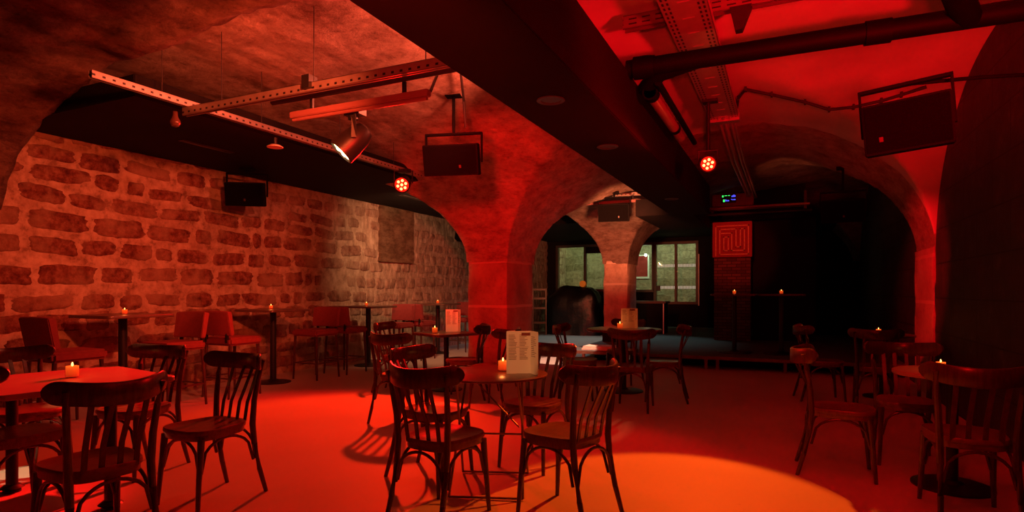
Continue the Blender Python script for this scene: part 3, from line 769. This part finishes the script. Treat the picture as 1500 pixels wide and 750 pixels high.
# ------------------------------------------------------------------ candles and menus
def candle_proto():
    r = thing('candle', 'x', 'candle')
    mb = MB(); mb.lathe([(.036,0),(.039,.004),(.041,.095),(.0385,.095),(.0365,.008),(.001,.008)], 24); mb.build('glass_holder', M_glass, r)
    mb = MB(); mb.lathe([(.034,.009),(.0355,.012),(.036,.074),(.02,.07),(.003,.071)], 20); mb.build('wax', M_wax, r)
    mb = MB(); mb.lathe([(.002,.074),(.006,.078),(.007,.084),(.004,.093),(.001,.101)], 12); mb.build('flame', M_flame, r)
    return r
cd0 = candle_proto()
CDS = [(-4.21,2.26,.78,'on the large square table at left',1.0),(-6.80,4.19,HT,'on the nearest high table by the stone wall',.75),(-6.85,6.33,HT,'on the second high table by the wall',.75),
       (-6.85,8.5,HT,'on the third high table by the wall',.75),(-6.85,10.9,HT,'on the farthest high table, beside the pillar',.8),(-1.80,3.72,.78,'in front of the menu on the round folding table',.95),
       (-4.27,6.72,.78,'on the small square table before the pillar',1.0),(-2.0,7.72,.84,'on the far round table beside its menu',1.0),(-.84,11.43,ST+1.07,'on the left high table of the stage',.8),
       (-.06,11.48,ST+1.07,'on the right high table of the stage',.8),(1.08,8.75,.80,'on the dark table near the right wall',.8),(.98,4.95,.79,'on the right-hand round table behind a crest rail',.8)]
for i, (x, y, z, lab, s) in enumerate(CDS):
    o = cd0 if i == 0 else copy_tree(cd0)
    o.location = (x, y, z); o.scale = (s, s, s); o['label'] = 'lit votive candle in a glass '+lab; o['group'] = 'votive candles'
    l = bpy.data.lights.new('candle_light', 'POINT'); l.energy = .35; l.color = (1,.24,.05); l.shadow_soft_size = .012
    lo = bpy.data.objects.new('candle_light', l); C.objects.link(lo); lo.location = (x, y, z+.135*s)
def menu(x, y, z, rz, h, w1, w2, label):
    t = thing('menu_card', label, 'menu', (x, y, z), rz, 'menu cards on the tables')
    a = R(150)
    def panel(name, M, w, inv):
        mb = MB(); mb.box(0, w, -.0012, .0012, 0, h, M=M); p = mb.build(name, M_paper, t)
        tx = MB(); f = .0022*inv
        def bar(u0, u1, v0, v1): tx.box(u0*w, u1*w, f-.0006, f+.0006, v0*h, v1*h, M=M)
        return p, bar, tx
    M1 = Matrix.Identity(4)
    p, bar, tx = panel('front_page', M1, w1, -1)
    rnd = random.Random(3); v = .9
    while v > .3:
        if v < .62 and v > .58: bar(.08,.92,v,v+.006); v -= .04; continue
        bar(.08,.08+rnd.uniform(.22,.36),v,v+.010); bar(.54,.54+rnd.uniform(.2,.36),v,v+.010); v -= .035
    tx.build('printed_text', M_ink, p)
    tx = MB(); tx.box(.62*w1,.99*w1,-.003,-.0015,.89*h,.96*h); tx.build('printed_heading', simple('menu_label', (.2,.04,.03), .6), p)
    M2 = Matrix.Translation((w1, 0, 0)) @ Matrix.Rotation(-R(78), 4, 'Z')
    p, bar, tx = panel('side_page', M2, w2, -1); v = .86
    while v > .4: bar(.15,.15+rnd.uniform(.3,.65),v,v+.010); v -= .045
    tx.build('printed_text', M_ink, p)
    M3 = Matrix.Rotation(-R(-50), 4, 'Z'); mb = MB(); mb.box(0, w1*.7, -.0012, .0012, 0, h, M=M3); mb.build('back_page', M_paper, t)
menu(-1.715, 3.60, .781, R(34), .29, .165, .13, 'tall folded menu card beside the candle on the round folding table')
menu(-4.27, 7.0, .781, R(38), .31, .17, .10, 'folded menu card on the small square table before the pillar')
menu(-2.02, 7.86, .841, R(25), .27, .19, .08, 'folded menu card on the far round table')

# ------------------------------------------------------------------ loudspeakers
def speaker(label, c, yaw, w=.62, h=.36, tilt=12, stem=.018, top=None, side=False, badge=.2, roll=0):
    """c: centre of cabinet; yaw: heading of the grille"""
    t = thing('loudspeaker', label, 'speaker', c, R(yaw+90), 'black ceiling loudspeakers')
    T = Matrix.Rotation(R(roll), 4, 'Y') @ Matrix.Rotation(R(tilt), 4, 'X'); d = .34
    mb = MB(); loops = []
    hw, hh = w/2, h/2
    fr = [(-hw,-d*.45,-hh*.93),(hw,-d*.45,-hh*.93),(hw,-d*.45,hh),(-hw,-d*.45,hh)]
    md = [(-hw,-d*.05,-hh*.97),(hw,-d*.05,-hh*.97),(hw,-d*.05,hh),(-hw,-d*.05,hh)]
    bk = [(-hw*.6,d*.55,-hh*.7),(hw*.6,d*.55,-hh*.7),(hw*.6,d*.55,hh*.8),(-hw*.6,d*.55,hh*.8)]
    mb.loft([fr, md, bk], M=T); cab = mb.build('cabinet', M_speaker, t, bevel=.008)
    mb = MB(); mb.box(-hw+.015, hw-.015, -d*.45-.008, -d*.45+.004, -hh*.93+.015, hh-.015, M=T); mb.build('grille', M_grille, t, bevel=.003)
    mb = MB(); bx = badge*w; mb.box(bx, bx+.024, -d*.45-.013, -d*.45-.007, -.085, -.052, M=T); mb.build('badge', M_badge, t)
    mb = MB(); q = .025; tz = hh+.12
    Mr = Matrix.Rotation(R(roll), 4, 'Y')
    mb.box(-hw-.02, -hw-.004, -q, q, -.03, tz, M=Mr); mb.box(hw+.004, hw+.02, -q, q, -.03, tz, M=Mr); mb.box(-hw-.02, hw+.02, -q, q, tz-.012, tz+.012, M=Mr)
    mb.build('yoke_bracket', M_yoke, t, bevel=.002)
    if stem == 'wall':
        iv = Matrix.Rotation(-R(yaw+90), 3, 'Z'); q = iv @ Vector((XR-c[0], .25, 0)); mb = MB()
        mb.tube([(0,0,tz),(q.x*.5,q.y*.5,tz+.02),(q.x,q.y,tz+.02)], .014, 8); mb.build('wall_arm', M_yoke, t)
    else:
        zt = (top if top else ceil_h(c[0], c[1])) - c[2]
        mb = MB(); mb.tube([(0,0,tz),(0,0,zt)], stem, 10); mb.box(-.09,.09,-.06,.06,zt-.02,zt+.02); mb.build('ceiling_mount', M_yoke, t)
    return t
speaker('black loudspeaker hung from the vault in front of the central pillar', (-3.48, 5.88, 2.86), -75, w=.64, tilt=14, badge=.16)
speaker('black loudspeaker hung under the soffit on the left stone wall', (-6.98, 6.02, 2.73), -55, w=.52, h=.34, top=3.10, tilt=12, badge=-.02)
speaker('large black loudspeaker tilted at upper right under the plaster vault', (.78, 4.92, 2.50), -100, w=.52, h=.36, tilt=8, badge=-.32, roll=-4, stem='wall')
speaker('small black loudspeaker hung in front of the far pillar', (-2.95, 10.95, 2.84), -80, w=.58, h=.34, badge=.15)
speaker('black loudspeaker in the dark beyond the right wall arch', (.82, 10.5, 2.60), -95, w=.60, h=.36, badge=.0)
speaker('black loudspeaker on the far left wall, half hidden by the central pillar', (-7.0, 12.35, 2.68), -15, w=.5, h=.3, top=3.10)

# ------------------------------------------------------------------ struts, pipes, cable trays
def strut(label, a, b, nm='strut_rail', w=.05, h=.05, m=None):
    a = Vector(a); b = Vector(b); ln = (b-a).length; ang = math.atan2(b.y-a.y, b.x-a.x)
    t = thing(nm, label, 'rail', a, ang)
    t.rotation_euler = (0, -math.asin((b.z-a.z)/ln), ang)
    mb = MB(); th = .004
    mb.box(0, ln, -w/2, -w/2+th, 0, h); mb.box(0, ln, w/2-th, w/2, 0, h); mb.box(0, ln, -w/2, w/2, h-th, h)
    mb.box(0, ln, -w/2, -w/2+.012, -.002, th); mb.box(0, ln, w/2-.012, w/2, -.002, th)
    mb.build('channel', m or M_strut, t); return t, ln
M_strut = mat_slots('slotted_strut', 'X', .08, .32, 'Z', [(.026,.009)], base=(.5,.44,.4))
M_strut2 = mat_slots('wide_slotted_strut', 'X', .11, .6, 'Z', [(.035,.006),(.075,.006)], base=(.28,.22,.2))
t, ln = strut('long slotted steel rail running beside the black soffit', (-5.12, 2.88, 3.08), (-5.05, 7.6, 3.08), h=.06)
for k in (.6, 1.7, 2.9, 4.0):
    mb = MB(); mb.tube([(k,0,.05),(k,0,.72)], .004, 6); mb.build('hanger_rod', M_hang, t)
t, ln = strut('slotted steel rail crossing overhead toward the black beam', (-5.15, 3.73, 3.0), (-1.93, 3.73, 3.0), h=.075)
for k in (.5, 1.6, 2.7):
    mb = MB(); mb.tube([(k,0,.07),(k,0,.74)], .004, 6); mb.build('hanger_rod', M_hang, t)
mb = MB(); mb.tube([(1.0,.12,.03),(1.3,.14,.035),(1.8,.13,.03),(2.6,.14,.04),(3.2,.12,.03)], .03, 8); mb.build('cable_bundle', M_cable, t)
mb = MB(); mb.box(1.52,1.6,-.06,.04,.02,.13); mb.build('junction_box', M_blackmetal, t)
t = thing('batten_light', 'long enamel batten light hung below the crossing rail, unlit', 'batten', (-3.25, 3.9, 2.87))
mb = MB(); mb.box(-.72, .72, -.03, .03, 0, .055); mb.build('housing', M_battenmat, t, bevel=.006)
mb = MB(); mb.tube([(-.70,0,-.012),(.70,0,-.012)], .016, 12); mb.build('tube', M_battenmat, t)
for bx in (-.5, .47):
    mb = MB(); mb.box(bx,bx+.03,-.01,.01,.05,.15); mb.build('hanger', M_blackmetal, t)
# cable down to the pillar speaker
mb = MB(); mb.tube([(-2.55,3.95,2.93),(-2.75,4.5,3.45),(-3.0,5.2,3.62),(-3.3,5.8,3.50),(-3.35,5.93,3.24)], .014, 6)
tag(mb.build('speaker_cable', M_cable), 'black cable sagging from the batten to the pillar loudspeaker', 'cable')
mb = MB(); pts = [(-.57,8.05),(-.51,7.53),(-.41,7.24),(-.14,7.42),(.21,7.59),(.46,7.67),(.70,7.63),(.96,7.58),(1.14,7.53),(1.35,7.45)]
mb.tube([(x, y, cz(x, y)-.03) for x, y in pts], .018, 8)
for x, y in pts[1:-1]: mb.box(x-.012, x+.012, y-.03, y+.03, cz(x, y)-.055, cz(x, y))
tag(mb.build('ceiling_conduit', M_cable), 'dark conduit clipped across the red plaster vault to the right loudspeaker', 'conduit')
# right-hand services
t = thing('ceiling_pipe', 'thick dark pipe crossing under the red plaster vault', 'pipe', (0, 5.15, 3.29))
mb = MB(); mb.tube([(-1.26,-.04,-.0),(1.68,.08,.02)], .078, 18); mb.build('pipe_run', M_pipe, t)
mb = MB(); mb.tube([(-1.2,-.04,0),(-1.08,-.03,0),(-1.02,-.03,0)], [.098,.098,.09], 18); mb.build('coupling', M_pipe, t); mb = MB(); mb.tube([(.55,.03,.01),(.72,.04,.01)], .09, 18); mb.build('coupling', M_pipe, t)
mb = MB(); mb.tube([(1.2,.05,.01),(1.1,-.15,.06),(.98,-.45,.13),(.80,-.95,.2)], [.08,.09,.09,.09], 16); mb.build('branch_pipe', M_pipe, t)
mb = MB(); mb.tube([(-.62,0,.0),(-1.0,.05,-.03),(-1.16,.25,-.1)], [.06,.085,.08], 14); mb.build('elbow', M_pipe, t)
t = thing('ceiling_pipe', 'glossy red-lit pipe running back beside the black beam', 'pipe', (-1.1, 5.3, 3.13))
mb = MB(); mb.tube([(0,0,0),(0,1.7,0)], .055, 16); mb.build('pipe_run', M_pipered, t)
mb = MB(); mb.tube([(-.0,1.25,0),(0,1.32,0)], .066, 16); mb.build('coupling', M_pipe, t); mb = MB(); mb.tube([(0,0,0),(0,.1,0)], .07, 16); mb.build('coupling', M_pipe, t)
mb = MB(); mb.tube([(.09,-.1,.04),(.09,2.2,.04)], .03, 10); mb.build('dark_side_pipe', M_pipe, t)
M_tray = mat_slots('perforated_tray', 'Y', .075, .55, 'X', [(-.14,.008),(-.105,.008),(.105,.008),(.14,.008)], base=(.55,.46,.42))
t = thing('cable_tray', 'wide perforated cable tray running back overhead', 'cable tray', (-.68, 0, 3.45))
mb = MB(); mb.box(-.17, .17, 1.0, 7.7, 0, .004); mb.box(-.17,-.166,1.0,7.7,0,.06); mb.box(.166,.17,1.0,7.7,0,.06); mb.build('tray', M_tray, t)
mb = MB()
for i in range(22): mb.box(-.04, .05, 1.6+i*.28, 1.612+i*.28, -.004, 0)
mb.build('stamped_ribs', M_steel, t)
mb = MB(); mb.box(-.18,.18,7.6,7.72,-.03,.06); mb.build('end_bracket', M_steel, t)
mb = MB()
for dx, r in ((-.06,.022),(0,.028),(.07,.02),(.11,.016)): mb.tube([(dx,7.5,.02),(dx+.02,9.4,-.16),(dx+.02,13.6,-.1)], r, 8)
mb.build('cable_run', M_pipered, t)
t, ln = strut('slotted steel rail crossing under the red vault beside the beam', (-1.23, 4.88, 3.53), (1.1, 4.88, 3.53), h=.11, w=.08, m=M_strut2)
for k in (.35, 1.9):
    mb = MB(); mb.tube([(k,0,.1),(k,0,.3)], .004, 6); mb.build('hanger_rod', M_hang, t)
mb = MB(); mb.loft([[(.88,-.04,-.17),(.93,-.04,-.17),(.93,.04,-.17),(.88,.04,-.17)],[(.84,-.05,.01),(1.0,-.05,.01),(1.0,.05,.01),(.84,.05,.01)]]); mb.build('clamp_foot', M_blackmetal, t)
# far left nave: struts and batten near far pillar
t, ln = strut('slotted steel rail high in front of the far pillar', (-4.1, 11.3, 3.2), (-2.0, 11.3, 3.2), h=.06)
t = thing('batten_light', 'small red-lit batten light above the far loudspeaker', 'batten', (-3.05, 11.25, 3.06))
mb = MB(); mb.box(-.55, .55, -.03, .03, 0, .05); mb.build('housing', M_battenmat, t, bevel=.006)
for bx in (-.4, .38):
    mb = MB(); mb.box(bx,bx+.02,-.01,.01,.05,.15); mb.build('hanger', M_blackmetal, t)

# ------------------------------------------------------------------ spotlights
def par(label, c, aim, r, ln, top, warm=False, body_r=None):
    t = thing('stage_spotlight', label, 'spotlight', c)
    d = (Vector(aim)-Vector(c)).normalized(); Q = d.to_track_quat('Z', 'Y').to_matrix().to_4x4()
    mb = MB(); mb.lathe([(r*.35,-ln),(r*.7,-ln*.93),(r*.95,-ln*.7),(r*1.08,-ln*.3),(r*1.1,-.01),(r*1.12,.0),(r*1.12,.014),(r*.98,.014),(r*.96,-.012),(.001,-.012)], 28, M=Q)
    mb.build('housing', M_blackmetal, t)
    mb = MB(); mb.lathe([(.001,-.008),(r*.95,-.008),(r*.95,-.002),(.001,0)], 28, M=Q); le = mb.build('lens', M_lensbedw if warm else M_lensbed, t)
    for k in range(7):
        a = k*PI/3+.3; rr = 0 if k == 6 else r*.58
        mb = MB(); mb.lathe([(r*.19,0),(r*.19,.004),(r*.1,.007),(.001,.008)], 12, M=Q @ Matrix.Translation((rr*math.cos(a), rr*math.sin(a), 0))); mb.build('led', M_lens_warm if warm else M_lens_red, le)
    side = d.cross(Vector((0,0,1))).normalized(); b = -d*ln*.45
    mb = MB(); A = b+side*(r*1.25); B = b-side*(r*1.25); H = Vector((0,0,r*1.7))
    mb.sweep([A, A+H, B+H, B], [(-.006,-.02),(.006,-.02),(.006,.02),(-.006,.02)], up=d); mb.build('yoke', M_blackmetal, t)
    mb = MB(); mb.tube([b+H, Vector((b.x, b.y, top-c[2]))], .045 if warm else .02, 12); mb.box(b.x-.06,b.x+.1,b.y-.05,b.y+.05,top-c[2]-.03,top-c[2]+.02); mb.build('clamp', M_blackmetal, t)
    return t
par('warm white spotlight hung from the crossing rail, angled down left', (-3.42, 3.92, 2.53), (-4.75, 2.75, .7), .108, .30, 2.87, True)
par('red spotlight of seven LEDs at the end of the soffit rail', (-4.95, 6.92, 2.86), (-3.2, 2.6, 1.0), .105, .24, 3.08)
par('red spotlight of seven LEDs below the cable tray over the stage', (-.76, 6.7, 2.73), (-.4, 3.0, 1.6), .080, .2, 3.45)
t = thing('pendant_bulb', 'small bare bulb hooked under the left rail junction', 'bulb', (-5.1, 3.6, 3.0))
mb = MB(); mb.lathe([(.02,0),(.022,-.04),(.03,-.06),(.045,-.09),(.045,-.11),(.03,-.135),(.003,-.145)], 18); mb.build('bulb', simple('dark_bulb', (.12,.05,.04), .12), t)
t = thing('disc_lamp', 'small pale disc lamp hung under the soffit rail', 'lamp', (-5.08, 4.75, 2.93))
mb = MB(); mb.lathe([(.002,.03),(.05,.02),(.085,0),(.085,-.008),(.002,-.008)], 24); mb.build('shade', M_lampdisc, t)
mb = MB(); mb.tube([(0,0,.02),(0,0,.1)], .02, 10); mb.build('mount', M_blackmetal, t)

# ------------------------------------------------------------------ lamps: fixture beams and unseen added fills
def spot(frm, to, energy, col, deg, blend=.3, size=.05):
    l = bpy.data.lights.new('spot_lamp', 'SPOT'); l.energy = energy; l.color = col; l.spot_size = R(deg); l.spot_blend = blend; l.shadow_soft_size = size
    o = bpy.data.objects.new('spot_lamp', l); C.objects.link(o); o.location = frm; o.rotation_euler = look(frm, to); return o
def point(p, e, col, size=.05):
    l = bpy.data.lights.new('point_lamp', 'POINT'); l.energy = e; l.color = col; l.shadow_soft_size = size
    o = bpy.data.objects.new('point_lamp', l); C.objects.link(o); o.location = p; return o
RED = (1,.004,.004); ORG = (1,.120,.006); LFT = (1,.036,.003)
spot((-.74,6.62,2.66), (-.62,3.35,0), 560, ORG, 40, .22, .04)      # red spot under the tray: pool at lower right
spot((-.74,6.62,2.64), (-2.3,2.9,.2), 120, RED, 84, .5, .05)
spot((-.60,6.60,2.70), (1.7,9.4,1.5), 460, (1,.001,.006), 36, .6, .05)   # unseen lamp added to redden the right pier
spot((-4.88,6.85,2.74), (-4.25,4.7,0), 440, LFT, 64, .55, .06)      # red spot on the soffit rail
spot((-4.88,6.85,2.72), (-3.9,3.0,.2), 360, RED, 110, .5, .06)
spot((-4.88,6.85,2.70), (-4.4,2.3,.78), 3400, (1,.006,.006), 22, .7, .05)
spot((-3.9,4.4,2.6), (-5.10,2.36,0), 620, (1,.58,.28), 8, .3, .03)
spot((-2.05,2.5,2.95), (-7.5,5.2,2.45), 700, (1,.105,.028), 58, .8, .1)  # unseen lamp added to wash the left wall
spot((-2.1,3.3,2.6), (-7.4,6.2,1.0), 150, (1,.015,.008), 56, .8, .05)  # second added lamp, deep red low on the left wall
spot((-2.2,4.9,3.25), (-5.4,4.6,3.8), 360, (1,.13,.06), 110, .5, .12)  # added lamp standing in for floor bounce on the left vault
spot((-1.2,1.2,1.7), (-3.6,5.4,4.1), 260, (1,.03,.015), 56, .7, .12)  # unseen lamp added from below to lift the left vault
spot((-2.15,3.4,2.6), (-4.5,9.2,2.2), 1100, RED, 46, .6, .1)      # added unseen lamp, red on the central pillar
spot((0.3,-1.2,1.1), (.45,4.0,4.35), 850, (1,.0015,.006), 54, .5, .12)      # unseen fill added behind the camera, red on the plaster vault
spot((1.25,2.5,2.1), (-.1,5.2,4.0), 800, (1,.0015,.006), 84, .6, .12)  # extra fill added out of frame for the same vault
spot((.2,2.0,2.6), (.6,4.8,.7), 85, RED, 34, .7, .06)  # unseen red fill added for the right-hand chairs
spot((-3.3,9.9,2.95), (-3.85,10.72,0), 620, (1,.5,.33), 24, .12, .02)
spot((-2.3,9.0,2.3), (-3.3,12.7,2.85), 820, (1,.25,.10), 50, .8, .08)  # unseen warm lamp added for the far pillar and its flare
spot((-.95,10.6,3.0), (-1.05,14.2,2.3), 150, (1,.04,.02), 30, .6, .05)  # small red lamp added to light the sign
spot((-5.6,8.3,2.80), (-7.5,12.6,1.0), 250, (1,.44,.20), 140, 1.0, .15)  # unseen warm lamp added for the far left wall
spot((-1.55,.6,2.7), (-1.66,3.64,1.0), 210, (1,.36,.12), 9, .5, .03)  # narrow warm lamp added to pick out the folding table's menu
spot((-1.6,3.0,2.7), (-4.15,7.0,1.0), 150, (1,.5,.2), 7, .5, .03)  # another added lamp, for the menu on the small square table
spot((-3.4,19.25,3.3), (-3.4,20.9,1.7), 110, (.9,1,.6), 140, .5, .1); spot((-6.3,19.25,3.3), (-6.3,20.9,1.7), 95, (.9,1,.52), 140, .5, .1)
spot((-.6,10.9,2.7), (.9,12.4,3.8), 22, (1,.17,.06), 85, .8, .05)  # dim warm lamp added for the vault beyond the arch
spot((-5.0,15.8,3.0), (-5.2,14.8,0), 80, (.75,1,.95), 100, .6)  # unseen cool lamp added over the floor at back left
spot((-2.9,15.3,2.9), (-2.6,13.7,.2), 42, (.75,1,.95), 62, .8)  # unseen cool lamp added over the stage deck
w = bpy.data.worlds.new('World'); bpy.context.scene.world = w; w.use_nodes = True
w.node_tree.nodes['Background'].inputs[0].default_value = (.02,.004,.004,1); w.node_tree.nodes['Background'].inputs[1].default_value = .5

# ------------------------------------------------------------------ camera
cam = bpy.data.cameras.new('camera'); co = bpy.data.objects.new('camera', cam); C.objects.link(co)
cam.sensor_width = 36; cam.lens = 860/1500*36; cam.shift_y = 52/1500; cam.clip_start = .05
co.location = (0, 0, 1.34); co.rotation_euler = (R(90), 0, math.atan2(400, 860))
sc = bpy.context.scene; sc.camera = co
sc.view_settings.view_transform = 'Standard'; sc.view_settings.look = 'None'
sc.cycles.use_denoising = True; sc.cycles.max_bounces = 6; sc.cycles.sample_clamp_indirect = 4
